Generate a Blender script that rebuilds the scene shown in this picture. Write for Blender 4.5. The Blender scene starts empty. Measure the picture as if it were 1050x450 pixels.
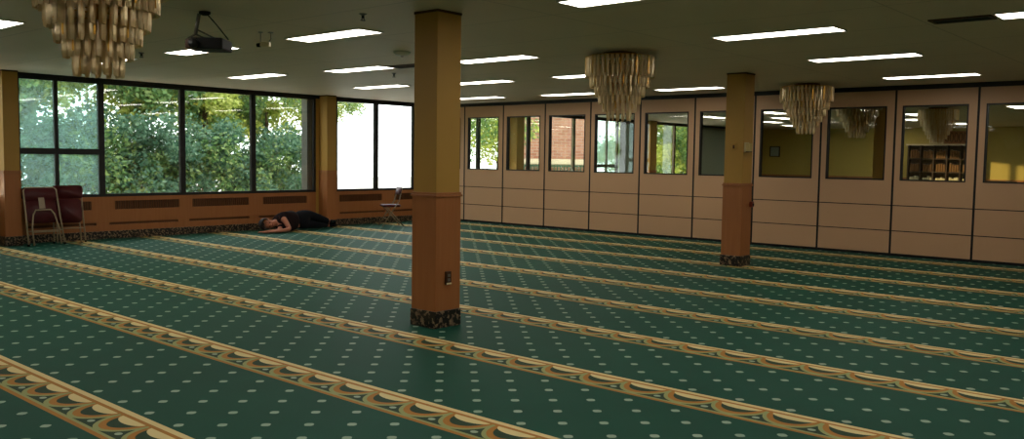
import bpy, bmesh, math, random
from mathutils import Vector, Matrix
PI = math.pi
scene = bpy.context.scene
col = scene.collection
rnd = random.Random(7)

# ------------------------------------------------------------------ dimensions (metres)
H = 2.77            # ceiling
XP = 14.82          # face of the folding partition
YW = 15.30          # face of the window wall
XB, XF, YR = -7.0, 32.0, -5.0   # back wall, far wall of the next room, right wall

# ------------------------------------------------------------------ materials
def lin(c):
    c = c / 255.0
    return c / 12.92 if c <= 0.04045 else ((c + 0.055) / 1.055) ** 2.4
def rgb(r, g, b): return (lin(r), lin(g), lin(b), 1.0)

class NT:
    """small helper around a node tree"""
    def __init__(self, name):
        self.m = bpy.data.materials.new(name); self.m.use_nodes = True
        self.t = self.m.node_tree; self.t.nodes.clear()
        self.out = self.t.nodes.new('ShaderNodeOutputMaterial')
    def n(self, kind, **kw):
        nd = self.t.nodes.new(kind)
        for k, v in kw.items(): setattr(nd, k, v)
        return nd
    def link(self, a, b): self.t.links.new(a, b)
    def val(self, sock, v):
        if isinstance(v, bpy.types.NodeSocket): self.link(v, sock)
        else: sock.default_value = v
    def math(self, op, a, b=None, c=None, clamp=False):
        nd = self.n('ShaderNodeMath', operation=op); nd.use_clamp = clamp
        self.val(nd.inputs[0], a)
        if b is not None: self.val(nd.inputs[1], b)
        if c is not None: self.val(nd.inputs[2], c)
        return nd.outputs[0]
    def mix(self, f, a, b):
        nd = self.n('ShaderNodeMix', data_type='RGBA')
        self.val(nd.inputs[0], f); self.val(nd.inputs[6], a); self.val(nd.inputs[7], b)
        return nd.outputs[2]
    def ramp(self, f, stops):
        nd = self.n('ShaderNodeValToRGB'); self.link(f, nd.inputs[0])
        e = nd.color_ramp.elements
        while len(e) > 1: e.remove(e[-1])
        e[0].position, e[0].color = stops[0]
        for p, c in stops[1:]:
            x = e.new(p); x.color = c
        return nd.outputs[0]
    def pos(self): return self.n('ShaderNodeTexCoord').outputs['Object']
    def noise(self, scale, detail=2.0, vec=None):
        nd = self.n('ShaderNodeTexNoise'); nd.inputs['Scale'].default_value = scale
        nd.inputs['Detail'].default_value = detail
        if vec is None: vec = self.pos()
        self.link(vec, nd.inputs['Vector'])
        return nd.outputs['Fac']
    def bsdf(self, base, rough=.5, spec=.5, metal=0.0, **kw):
        b = self.n('ShaderNodeBsdfPrincipled')
        self.val(b.inputs['Base Color'], base); self.val(b.inputs['Roughness'], rough)
        self.val(b.inputs['Specular IOR Level'], spec); self.val(b.inputs['Metallic'], metal)
        for k, v in kw.items(): self.val(b.inputs[k], v)
        return b.outputs[0]
    def bump(self, h, dist=.002, strength=.4):
        nd = self.n('ShaderNodeBump'); nd.inputs['Distance'].default_value = dist
        nd.inputs['Strength'].default_value = strength; self.link(h, nd.inputs['Height'])
        return nd.outputs[0]
    def done(self, shader):
        self.link(shader, self.out.inputs[0]); return self.m

def speckle(name, c, d=.86, rough=.5, spec=.4, scale=9.0, metal=0.0):
    """plain finish with a faint mottling"""
    t = NT(name)
    c2 = tuple(x * d for x in c[:3]) + (1,)
    return t.done(t.bsdf(t.mix(t.noise(scale, 3), c, c2), rough, spec, metal))

M = {}
M['ochre'] = speckle('ochre_paint', rgb(176, 136, 62), .9, .5, .35, 3)
M['yellow_wall'] = speckle('yellow_wall_paint', rgb(184, 162, 84), .9, .6, .3, 2)
M['dark_band'] = speckle('dark_bronze', rgb(26, 24, 24), .7, .45, .4)
M['black'] = speckle('black_plastic', rgb(15, 14, 15), .8, .65, .25)
M['seam'] = speckle('black_rubber_seam', rgb(24, 22, 24), .8, .6, .3)
M['panel'] = speckle('beige_vinyl', rgb(196, 157, 121), .95, .5, .35, 2.2)
M['steel'] = speckle('grey_steel', rgb(120, 118, 112), .9, .35, .5, 9, .6)
M['cream'] = speckle('cream_paint', rgb(205, 192, 150), .93, .4, .5)
M['chair_tube'] = speckle('beige_enamel_tube', rgb(150, 132, 104), .85, .35, .5)
M['maroon'] = speckle('maroon_vinyl', rgb(78, 22, 28), .8, .45, .4, 14)
M['brass'] = speckle('brass', rgb(212, 160, 62), .8, .28, .6, 9, .9)
M['plate'] = speckle('ceiling_rose_brass', rgb(112, 86, 54), .8, .45, .5, 9, .4)
M['white'] = speckle('white_enamel', rgb(214, 212, 204), .95, .4, .5)
M['skin'] = speckle('skin', rgb(176, 112, 84), .88, .5, .4, 30)
M['shirt'] = speckle('dark_maroon_black_cotton', rgb(36, 26, 28), .7, .9, .1, 40)
M['trouser'] = speckle('charcoal_cotton', rgb(26, 27, 32), .7, .9, .1, 40)
M['hair'] = speckle('dark_brown_hair', rgb(34, 24, 20), .6, .6, .3, 60)
M['shoe'] = speckle('black_sock', rgb(20, 20, 23), .7, .9, .1, 40)
M['red_box'] = speckle('red_brown_enamel', rgb(120, 40, 24), .8, .4, .5)
M['smoke_plastic'] = speckle('clear_guard_plastic', rgb(196, 176, 120), .9, .25, .5)
M['blind'] = speckle('grey_blind_fabric', rgb(150, 160, 148), .9, .7, .2)
M['bark'] = speckle('bark', rgb(82, 66, 52), .6, .9, .1, 12)
M['walnut'] = speckle('dark_walnut', rgb(66, 46, 32), .7, .45, .4, 6)
M['book_pale'] = speckle('pale_book_cloth', rgb(214, 200, 160), .85, .7, .2, 9)  # low-shelf book colour made pale to show sunlight falling there
M['book_brown'] = speckle('brown_book_cloth', rgb(120, 84, 50), .8, .7, .2, 9)
M['pavement'] = speckle('pale_concrete', rgb(206, 202, 192), .9, .9, .1, .8)

def wood():
    t = NT('orange_oak_laminate')
    mp = t.n('ShaderNodeMapping'); mp.inputs['Scale'].default_value = (14, 14, .9)
    t.link(t.pos(), mp.inputs[0])
    f = t.noise(2.2, 4, mp.outputs[0])
    c = t.mix(f, rgb(166, 108, 62), rgb(147, 89, 48))
    return t.done(t.bsdf(c, .42, .4))
M['wood'] = wood()
M['wood_dark'] = speckle('brown_slot', rgb(74, 46, 26), .8, .6, .3, 9)

M['slot_brown'] = speckle('brown_louver', rgb(104, 64, 36), .85, .5, .3, 9)

def granite():
    t = NT('black_and_gold_granite')
    v = t.n('ShaderNodeTexVoronoi'); v.inputs['Scale'].default_value = 26
    v.feature = 'F1'
    nz = t.n('ShaderNodeTexNoise'); nz.inputs['Scale'].default_value = 14; nz.inputs['Detail'].default_value = 2
    t.link(t.pos(), nz.inputs['Vector'])
    add = t.n('ShaderNodeVectorMath', operation='MULTIPLY_ADD')
    t.link(nz.outputs['Color'], add.inputs[0]); add.inputs[1].default_value = (.09, .09, .09)
    t.link(t.pos(), add.inputs[2])
    t.link(add.outputs[0], v.inputs['Vector'])
    f = t.noise(34, 3)
    k = t.ramp(f, [(0, (0, 0, 0, 1)), (.52, (0, 0, 0, 1)), (.57, (1, 1, 1, 1))])
    sep = t.n('ShaderNodeSeparateColor'); t.link(v.outputs['Color'], sep.inputs[0])
    c2 = t.mix(sep.outputs[0], rgb(150, 128, 98), rgb(104, 84, 70))
    c = t.mix(k, rgb(14, 12, 13), c2)
    return t.done(t.bsdf(c, .3, .5))
M['granite'] = granite()

def ceiling_mat():
    t = NT('ceiling_tile')
    p = t.pos()
    s = t.n('ShaderNodeSeparateXYZ'); t.link(p, s.inputs[0])
    def line(v, per):
        m = t.math('PINGPONG', v, per / 2)
        return t.math('LESS_THAN', m, .008)
    g = t.math('MAXIMUM', line(s.outputs[0], 1.22), line(s.outputs[1], 2.44))
    n = t.noise(1.2, 4)
    c = t.mix(n, rgb(216, 202, 180), rgb(205, 191, 169))
    c = t.mix(t.math('MULTIPLY', g, .35), c, rgb(96, 92, 82))
    return t.done(t.bsdf(c, .6, .3))
M['ceiling'] = ceiling_mat()

def carpet():
    t = NT('green_prayer_carpet')
    s = t.n('ShaderNodeSeparateXYZ'); t.link(t.pos(), s.inputs[0])
    X, Y = s.outputs[0], s.outputs[1]
    P, Q = 1.343, .337
    fl = lambda v, per: t.math('FLOORED_MODULO', v, per)
    d = fl(t.math('SUBTRACT', 3.65 + 40 * P, X), P)            # distance from the far edge of a border
    y = t.math('SUBTRACT', fl(t.math('ADD', Y, 40 * Q - 4.92), Q), Q / 2)    # -Q/2..Q/2, cusps at the ends
    ay = t.math('ABSOLUTE', y)
    lt = lambda a, b: t.math('LESS_THAN', a, b)
    gt = lambda a, b: t.math('GREATER_THAN', a, b)
    def ell(cy, cd, ry, rd, yy=y):
        a = t.math('DIVIDE', t.math('SUBTRACT', yy, cy), ry)
        b = t.math('DIVIDE', t.math('SUBTRACT', d, cd), rd)
        return t.math('SQRT', t.math('ADD', t.math('MULTIPLY', a, a), t.math('MULTIPLY', b, b)))
    nz = t.noise(2.3, 5); nz2 = t.noise(160, 2)
    green = t.mix(nz, rgb(30, 85, 69), rgb(24, 72, 58))
    green = t.mix(t.math('MULTIPLY', nz2, .5), green, rgb(18, 54, 44))
    dk = rgb(38, 62, 46)
    orange, cream, pale = rgb(166, 114, 50), rgb(214, 196, 142), rgb(146, 154, 102)
    mint = rgb(150, 170, 150)
    # border, painted from the ground up
    b = t.mix(1.0, dk, dk)
    b = t.mix(0.0, b, dk)
    e = ell(0, .062, .180, .225)
    b = t.mix(lt(e, 1.0), dk, pale)
    b = t.mix(lt(e, .87), b, orange)
    b = t.mix(lt(e, .68), b, dk)
    b = t.mix(lt(ell(0, .066, .135, .07), 1), b, cream)
    # spandrel dot under each cusp
    b = t.mix(lt(ell(Q / 2, .235, .024, .02, ay), 1), b, mint)
    b = t.mix(lt(d, .068), b, orange)
    b = t.mix(lt(d, .040), b, cream)
    b = t.mix(gt(d, .284), b, pale)
    b = t.mix(gt(d, .305), b, orange)
    # field dots, half-drop lattice
    k = t.math('DIVIDE', t.math('SUBTRACT', d, .445 - .084), .168)
    row = t.math('FLOOR', k)
    dd = t.math('MULTIPLY', t.math('SUBTRACT', t.math('SUBTRACT', k, row), .5), .168)
    par = t.math('FLOORED_MODULO', row, 2.0)
    yd = t.math('SUBTRACT', fl(t.math('ADD', t.math('SUBTRACT', Y, t.math('MULTIPLY', par, Q / 2)), 40 * Q - 5.0 + Q / 2), Q), Q / 2)
    r = t.math('SQRT', t.math('ADD', t.math('MULTIPLY', dd, dd), t.math('MULTIPLY', yd, yd)))
    dia = t.math('ADD', t.math('ABSOLUTE', dd), t.math('ABSOLUTE', yd))
    dot = t.math('MULTIPLY', lt(r, .029), lt(dia, .037))
    dot = t.math('MULTIPLY', dot, gt(d, .36))
    f = t.mix(dot, green, mint)
    c = t.mix(lt(d, .335), f, b)
    sh = t.bsdf(c, .6, .07, 0.0, **{'Normal': t.bump(nz2, .002, .5)})
    return t.done(sh)
M['carpet'] = carpet()

def pane(name, tint, dirt, gloss_boost, dirt_col):
    """thin window glass: clear, with its mirror reflection and a film of dust"""
    t = NT(name)
    g = t.n('ShaderNodeNewGeometry')
    dp = t.n('ShaderNodeVectorMath', operation='DOT_PRODUCT')
    t.link(g.outputs['Normal'], dp.inputs[0]); t.link(g.outputs['Incoming'], dp.inputs[1])
    c = t.math('SUBTRACT', 1.0, t.math('ABSOLUTE', dp.outputs['Value']), clamp=True)
    f = t.math('ADD', t.math('MULTIPLY', t.math('POWER', c, 5.0), .96), .04 + gloss_boost, clamp=True)   # reflection grows at a slant
    tr = t.n('ShaderNodeBsdfTransparent'); tr.inputs[0].default_value = tint
    gl = t.n('ShaderNodeBsdfGlossy'); gl.inputs['Roughness'].default_value = .02
    gl.inputs[0].default_value = (1, 1, 1, 1)
    m = t.n('ShaderNodeMixShader'); t.link(f, m.inputs[0]); t.link(tr.outputs[0], m.inputs[1]); t.link(gl.outputs[0], m.inputs[2])
    if dirt:
        df = t.n('ShaderNodeBsdfTranslucent'); df.inputs[0].default_value = dirt_col
        m2 = t.n('ShaderNodeMixShader'); m2.inputs[0].default_value = dirt
        t.link(m.outputs[0], m2.inputs[1]); t.link(df.outputs[0], m2.inputs[2])
        return t.done(m2.outputs[0])
    return t.done(m.outputs[0])
M['glass'] = pane('window_glass', (.93, .95, .94, 1), 0, 0, None)
M['glass_teal'] = pane('tinted_sash_glass', (.80, .92, .90, 1), .075, 0, (.66, .88, .90, 1))
M['glass_panel'] = pane('smoked_panel_glass', (.86, .88, .84, 1), 0, 0, None)

def crystal():
    t = NT('amber_chandelier_glass')
    oi = t.n('ShaderNodeObjectInfo')
    c = t.ramp(oi.outputs['Random'], [(0, rgb(176, 140, 84)), (.3, rgb(236, 212, 164)), (.62, rgb(252, 240, 208)), (1, rgb(212, 180, 122))])
    c = t.mix(t.math('MULTIPLY', t.noise(60, 3), .4), c, rgb(200, 170, 120))
    b = t.bsdf(c, .2, .9)
    tl = t.n('ShaderNodeBsdfTranslucent'); t.val(tl.inputs[0], c)
    tr = t.n('ShaderNodeBsdfTransparent'); tr.inputs[0].default_value = (.95, .86, .68, 1)
    m = t.n('ShaderNodeMixShader'); m.inputs[0].default_value = .45
    t.link(b, m.inputs[1]); t.link(tl.outputs[0], m.inputs[2])
    m2 = t.n('ShaderNodeMixShader'); m2.inputs[0].default_value = .15
    t.link(m.outputs[0], m2.inputs[1]); t.link(tr.outputs[0], m2.inputs[2])
    gl = t.n('ShaderNodeBsdfGlossy'); gl.inputs['Roughness'].default_value = .38; gl.inputs[0].default_value = rgb(250, 226, 178)
    m3 = t.n('ShaderNodeMixShader'); m3.inputs[0].default_value = .42
    t.link(m2.outputs[0], m3.inputs[1]); t.link(gl.outputs[0], m3.inputs[2])
    return t.done(m3.outputs[0])
M['crystal'] = crystal()

def emit(name, c, s):
    t = NT(name)
    e = t.n('ShaderNodeEmission'); e.inputs[0].default_value = c; e.inputs[1].default_value = s
    return t.done(e.outputs[0])
LAMP = 11.5
M['lamp'] = emit('fluorescent_diffuser', (1.0, .93, .82, 1), LAMP)

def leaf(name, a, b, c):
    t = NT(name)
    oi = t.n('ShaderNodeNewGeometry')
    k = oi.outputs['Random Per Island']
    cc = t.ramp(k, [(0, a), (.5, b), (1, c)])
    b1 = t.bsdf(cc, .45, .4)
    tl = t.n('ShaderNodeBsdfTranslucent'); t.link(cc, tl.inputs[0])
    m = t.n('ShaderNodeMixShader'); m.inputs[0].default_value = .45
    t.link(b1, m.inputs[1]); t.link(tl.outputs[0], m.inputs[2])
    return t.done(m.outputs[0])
M['leaf_light'] = leaf('yellow_green_leaf', rgb(130, 150, 62), rgb(168, 180, 76), rgb(206, 208, 124))  # sun shining through the upper foliage is put into this leaf colour
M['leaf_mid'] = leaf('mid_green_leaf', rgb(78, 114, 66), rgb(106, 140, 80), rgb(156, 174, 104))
M['leaf_dark'] = leaf('blue_green_leaf', rgb(62, 98, 76), rgb(84, 120, 92), rgb(122, 154, 120))  # lower foliage, out of the sun, gets its duller tone by colour

def brick():
    t = NT('pink_brick')
    bt = t.n('ShaderNodeTexBrick'); bt.inputs['Scale'].default_value = 1.0
    bt.inputs['Brick Width'].default_value = .44; bt.inputs['Row Height'].default_value = .16
    bt.inputs['Mortar Size'].default_value = .014
    bt.inputs['Color1'].default_value = rgb(180, 128, 108); bt.inputs['Color2'].default_value = rgb(158, 104, 86)
    bt.inputs['Mortar'].default_value = rgb(176, 156, 140)
    mp = t.n('ShaderNodeMapping'); mp.inputs['Rotation'].default_value = (PI / 2, 0, 0)
    t.link(t.pos(), mp.inputs[0]); t.link(mp.outputs[0], bt.inputs['Vector'])
    return t.done(t.bsdf(bt.outputs[0], .9, .2))
M['brick'] = brick()
M['stone'] = speckle('pale_stone_band', rgb(226, 206, 176), .9, .8, .2, 3)
M['green_frame'] = speckle('green_painted_metal', rgb(46, 92, 74), .85, .5, .4)

# ------------------------------------------------------------------ mesh helpers
class MB:
    def __init__(self): self.b = bmesh.new(); self.mi = 0
    def _f(self, vs):
        try:
            f = self.b.faces.new(vs); f.material_index = self.mi; return f
        except ValueError: return None
    def box(self, x0, x1, y0, y1, z0, z1, bev=0.0, mat=None):
        vs = [Vector((x, y, z)) for z in (z0, z1) for y in (y0, y1) for x in (x0, x1)]
        if mat is not None: vs = [mat @ v for v in vs]
        v = [self.b.verts.new(p) for p in vs]
        fs = [self._f([v[i] for i in q]) for q in ((0, 2, 3, 1), (4, 5, 7, 6), (0, 1, 5, 4), (2, 6, 7, 3), (0, 4, 6, 2), (1, 3, 7, 5))]
        if bev > 0:
            es = list({e for f in fs for e in f.edges})
            bmesh.ops.bevel(self.b, geom=es, offset=bev, segments=2, affect='EDGES', profile=.5)
        return self
    def tube(self, pts, r, n=8, cap=True):
        pts = [Vector(p) for p in pts]
        rs = r if isinstance(r, (list, tuple)) else [r] * len(pts)
        rings = []; up = None
        for i, p in enumerate(pts):
            d = (pts[min(i + 1, len(pts) - 1)] - pts[max(i - 1, 0)]).normalized()
            if up is None:
                up = Vector((0, 0, 1)) if abs(d.z) < .9 else Vector((1, 0, 0))
            a = d.cross(up)
            if a.length < 1e-6: a = d.cross(Vector((0, 1, 0)))
            a.normalize(); c = a.cross(d).normalized(); up = c
            rings.append([self.b.verts.new(p + (a * math.cos(2 * PI * k / n) + c * math.sin(2 * PI * k / n)) * rs[i]) for k in range(n)])
        for A, B in zip(rings, rings[1:]):
            for k in range(n): self._f([A[k], A[(k + 1) % n], B[(k + 1) % n], B[k]])
        if cap:
            self._f(rings[0][::-1]); self._f(rings[-1])
        return self
    def lathe(self, prof, n=24, c=(0, 0)):
        rings = []
        for r, z in prof:
            rings.append([self.b.verts.new((c[0] + r * math.cos(2 * PI * k / n), c[1] + r * math.sin(2 * PI * k / n), z)) for k in range(n)])
        for A, B in zip(rings, rings[1:]):
            for k in range(n): self._f([A[k], A[(k + 1) % n], B[(k + 1) % n], B[k]])
        self._f(rings[0][::-1]); self._f(rings[-1])
        return self
    def prism(self, poly, z0, z1, mat=None):
        """extrude a 2-D polygon (x,y) from z0 to z1"""
        mat = mat or Matrix.Identity(4)
        A = [self.b.verts.new(mat @ Vector((x, y, z0))) for x, y in poly]
        B = [self.b.verts.new(mat @ Vector((x, y, z1))) for x, y in poly]
        n = len(poly)
        self._f(A[::-1]); self._f(B)
        for k in range(n): self._f([A[k], A[(k + 1) % n], B[(k + 1) % n], B[k]])
        return self
    def ball(self, c, r, sc=(1, 1, 1), sub=2):
        r_ = bmesh.ops.create_icosphere(self.b, subdivisions=sub, radius=r, matrix=Matrix.Translation(c) @ Matrix.Diagonal((*sc, 1)))
        return self
    def build(self, name, mat, parent=None, smooth=False):
        bmesh.ops.recalc_face_normals(self.b, faces=self.b.faces)
        me = bpy.data.meshes.new(name); self.b.to_mesh(me); self.b.free()
        for m in (mat if isinstance(mat, (list, tuple)) else [mat]): me.materials.append(m)
        if smooth:
            for p in me.polygons: p.use_smooth = True
        o = bpy.data.objects.new(name, me); col.objects.link(o)
        if parent is not None: o.parent = parent
        return o

def tag(o, label=None, cat=None, group=None, kind=None):
    if label: o['label'] = label
    if cat: o['category'] = cat
    if group: o['group'] = group
    if kind: o['kind'] = kind
    return o
def thing(name, label, cat, loc=(0, 0, 0), rz=0.0, group=None):
    o = bpy.data.objects.new(name, None); col.objects.link(o)
    o.empty_display_size = .1
    o.location = loc; o.rotation_euler = (0, 0, rz)
    return tag(o, label, cat, group, 'thing')
def struct(o): o['kind'] = 'structure'; return o
def copy_tree(o, parent=None):
    c = o.copy(); col.objects.link(c)
    if parent is not None: c.parent = parent
    for ch in list(o.children): copy_tree(ch, c)
    return c

# ------------------------------------------------------------------ the shell of the two rooms
struct(MB().box(XB, XF, YR, YW + .3, -.2, 0).build('floor', M['carpet']))
struct(MB().box(XB - .2, XF + .2, YR - .2, YW + .3, H, H + .2).build('ceiling', M['ceiling']))
b = MB()
b.box(XB - .2, XF + .2, YW + .09, YW + .28, -.2, .74)            # spandrel under the windows
b.box(XB - .2, 3.66, YW + .09, YW + .28, .74, H)  # solid wall in place of unseen windows, added to keep the sun out
b.box(XB - .2, XF + .2, YW + .08, YW + .28, 2.71, H + .2)
struct(MB().box(11.18, 11.70, YW, YW + .088, 0, 2.70).build('wall_pier_1', M['ochre'])); struct(MB().box(5.08, 5.36, YW, YW + .088, 0, 2.70).build('wall_pier_2', M['ochre']))
struct(b.build('wall_left', M['ochre']))
struct(MB().box(11.04, 11.25, YW + .10, YW + .30, .74, 2.71).build('wall_outer_jamb', M['steel']))
struct(MB().box(XB - .2, XB, YR, YW + .06, 0, H).build('wall_back', M['yellow_wall']))
struct(MB().box(XB, XF, YR - .2, YR, 0, H).build('wall_right', M['yellow_wall']))
struct(MB().box(XF, XF + .2, YR, YW + .06, 0, H).build('wall_far', M['yellow_wall']))
struct(MB().box(XF - .03, XF, YR, YW, 0, 1.0).box(XF - .045, XF, YR, YW, 1.0, 1.04).build('baseboard_far', M['wood']))
# dark head band over the windows and over the partition
struct(MB().box(-1.25, XP - .02, YW - .02, YW + .08, 2.70, H).build('trim_1', M['dark_band']))
struct(MB().box(XP - .02, XP + .12, YR, YW, 2.695, H).build('trim_2', M['dark_band']))
struct(MB().box(XP + .12, XF, YW - .02, YW + .08, 2.70, H).build('trim_3', M['dark_band']))
# granite base along the window wall
struct(MB().box(-1.25, XP, YW - .012, YW + .085, 0, .135, .004).build('baseboard_left', M['granite']))

# ------------------------------------------------------------------ windows (y = YW)
ZS, ZT = .785, 2.70
win_n = [0]
def window(x0, x1, glass='glass', split=None, rail=None, fw=.05, depth=.07):
    """one bay: dark frame, optional slim mullion and cross rail, panes set in the middle"""
    win_n[0] += 1
    y0, y1 = YW - .01, YW - .01 + depth
    f = MB()
    f.box(x0, x0 + fw, y0, y1, ZS - .05, ZT); f.box(x1 - fw, x1, y0, y1, ZS - .05, ZT)
    f.box(x0 + fw, x1 - fw, y0, y1, ZS - .05, ZS); f.box(x0 + fw, x1 - fw, y0, y1, ZT - .025, ZT)
    xs = [x0 + fw, x1 - fw]; zs = [ZS, ZT - .025]
    if split:
        f.box(split - .03, split + .03, y0, y1, ZS, ZT - .025); xs = [x0 + fw, split - .03, split + .03, x1 - fw]
    if rail:
        f.box(x0 + fw, x1 - fw, y0 + .002, y1 - .002, rail - .05, rail + .05)
        zs = [ZS, rail - .05, rail + .05, ZT - .025]
    w = struct(f.build('window_%d' % win_n[0], M['dark_band']))
    for i in range(0, len(xs), 2):
        for k in range(0, len(zs), 2):
            MB().box(xs[i], xs[i + 1], y0 + .03, y0 + .036, zs[k], zs[k + 1]).build('window_pane', M[glass], w)
    return w
window(5.36, 6.71, 'glass_teal', 5.97, 1.51)
window(6.71, 8.20); window(8.20, 9.69); window(9.69, 11.18)
window(11.70, 12.84); window(12.84, 13.99); window(13.99, 14.79)
window(3.66, 5.08)
# the next room's windows
window(15.0, 16.2); window(16.2, 17.32)
window(17.68, 18.18); window(18.18, 20.2); window(20.2, 21.3); window(21.3, 22.4, 'glass_teal', 21.85, 1.32); 
window(22.4, 23.7); window(24.3, 25.8); window(25.8, 27.3)

# ------------------------------------------------------------------ radiator covers under the windows
def radiator_cover(x0, x1, label, ga, gb, end=False):
    t = thing('radiator_cover', label, 'radiator cover', ((x0 + x1) / 2, YW, .0), 0, 'radiator covers under the windows')
    cx = (x0 + x1) / 2; L = lambda x: x - cx
    b = MB()
    b.box(L(x0), L(x1), 0, .06, .135, .24)               # toe panel, slightly back
    b.box(L(x0), L(x1), -.008, .06, .285, .51)           # front panel
    b.box(L(x0), L(ga), -.008, .06, .51, .66); b.box(L(gb), L(x1), -.008, .06, .51, .66)
    b.box(L(x0), L(x1), -.008, .06, .66, .735)
    b.box(L(x0), L(x0) + .11, -.008, .06, .24, .285); b.box(L(x1) - .11, L(x1), -.008, .06, .24, .285)
    b.build('cover_panel', M['wood'], t)
    g = MB().box(L(ga), L(gb), .02, .03, .51, .66)
    g.build('grille_backing', M['wood_dark'], t)
    s = MB(); n = int((gb - ga) / .042)
    for i in range(n):
        xa = L(ga) + (gb - ga) * (i + .5) / n
        s.box(xa - .011, xa + .011, -.004, .02, .51, .66)
    s.build('grille', M['slot_brown'], t)
    MB().box(L(x0) + .11, L(x1) - .11, .02, .03, .24, .285).build('toe_slot', M['slot_brown'], t)
    return t
radiator_cover(5.36, 6.71, 'orange wooden radiator cover partly hidden behind the folded chairs', 5.55, 6.52)
radiator_cover(6.71, 8.20, 'orange wooden radiator cover under the first wide window beside the folded chairs', 6.92, 8.12)
radiator_cover(8.20, 9.69, 'orange wooden radiator cover under the middle window, nothing standing before it', 8.38, 9.58)
radiator_cover(9.69, 11.18, 'orange wooden radiator cover directly behind the person lying down', 9.90, 10.95)
radiator_cover(11.70, 13.2, 'orange wooden radiator cover under the bright white window', 11.80, 13.0)
radiator_cover(13.2, 14.79, 'orange wooden radiator cover behind the open maroon chair', 13.38, 14.6)

# ------------------------------------------------------------------ pillars
def pillar(label, x, y, s=.29, sy=None, plinth=True):
    t = thing('pillar', label, 'pillar', (x, y, 0), 0, 'square pillars in brown and ochre')
    a = s / 2; c = (sy or s) / 2
    MB().box(-a, a, -c, c, 1.19, H, .004).build('shaft', M['ochre'], t)
    e = .008
    MB().box(-a - e, a + e, -c - e, c + e, .15, 1.155, .003).build('wainscot', M['wood'], t)
    r = MB()
    r.box(-a - .02, a + .02, -c - .02, c + .02, 1.155, 1.175, .004); r.box(-a - .011, a + .011, -c - .011, c + .011, 1.175, 1.195, .003)
    r.build('chair_rail', M['wood'], t)
    MB().box(-a - .016, a + .016, -c - .016, c + .016, 0, .15, .004).build('plinth', M['granite'], t)
    q = MB(); w = .004
    q.box(-a - .004, a + .004, -c - .004, c + .004, H - .022, H)
    q.build('top_trim', M['wood_dark'], t)
    return t
pillar('square ochre and brown pillar in the middle of the carpet with a power outlet', 5.41, 5.62)
pillar('smaller looking square pillar near the beige partition with a thermostat box on it', 11.69, 5.87)
pillar('ochre pillar standing against the window wall beside the folded chairs', 5.19, YW - .135, .23, .26)
pillar('ochre and brown pillar against the window wall by the feet of the person lying down', 11.385, YW - .145, .235, .28)
pillar('yellow pillar seen through the glass beside the hanging chandelier of the next room', 17.95, 5.9)
pillar('yellow pillar between windows of the next room, seen through the partition glass', 24.02, YW - .145, .4, .28)
pillar('shadowed pillar of the next room beside the pink brick view', 17.5, YW - .145, .30, .28)

# outlet, thermostat and call point on the pillars
t = thing('wall_outlet', 'dark power outlet low on the brown side of the middle pillar', 'outlet', (5.40, 5.453, .44))
MB().box(-.032, .032, -.008, .012, -.058, .058, .003).build('cover_plate', M['wood_dark'], t)
tag(MB().box(-.03, .03, -.014, -.008, -.058, -.042, .002).build('bottom_edge', M['cream'], t), 'cream lower edge')
MB().box(-.014, .014, -.012, -.008, .01, .035).build('socket', M['steel'], t)
MB().box(-.014, .014, -.012, -.008, -.03, -.005).build('socket', M['steel'], t)
t = thing('thermostat', 'thermostat in a clear guard box on the corner of the pillar near the partition', 'thermostat', (11.62, 5.708, 1.71))
MB().box(-.055, .055, -.006, .017, -.07, .07, .003).build('back_plate', M['cream'], t)
MB().box(-.045, .045, -.06, -.006, -.06, .06, .008).build('guard', M['smoke_plastic'], t)
MB().box(-.05, .05, -.062, -.006, -.072, -.06, .002).build('shelf', M['wood_dark'], t)
t = thing('light_switch', 'small brown switch beside the thermostat on the ochre pillar', 'switch', (11.53, 5.86, 1.72))
MB().box(-.012, .02, -.035, .035, -.05, .05, .003).build('plate', M['ochre'], t)
MB().box(-.022, -.012, -.012, .012, -.03, .02, .003).build('toggle', M['wood_dark'], t)
t = thing('fire_call_point', 'small reddish brown box on the side of the pillar near the partition', 'call point', (11.80, 5.71, .89))
MB().box(-.03, .03, -.04, .008, -.04, .04, .006).build('body', M['red_box'], t)
MB().box(-.02, .02, -.047, -.04, -.02, .012, .003).build('button', M['black'], t)

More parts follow.
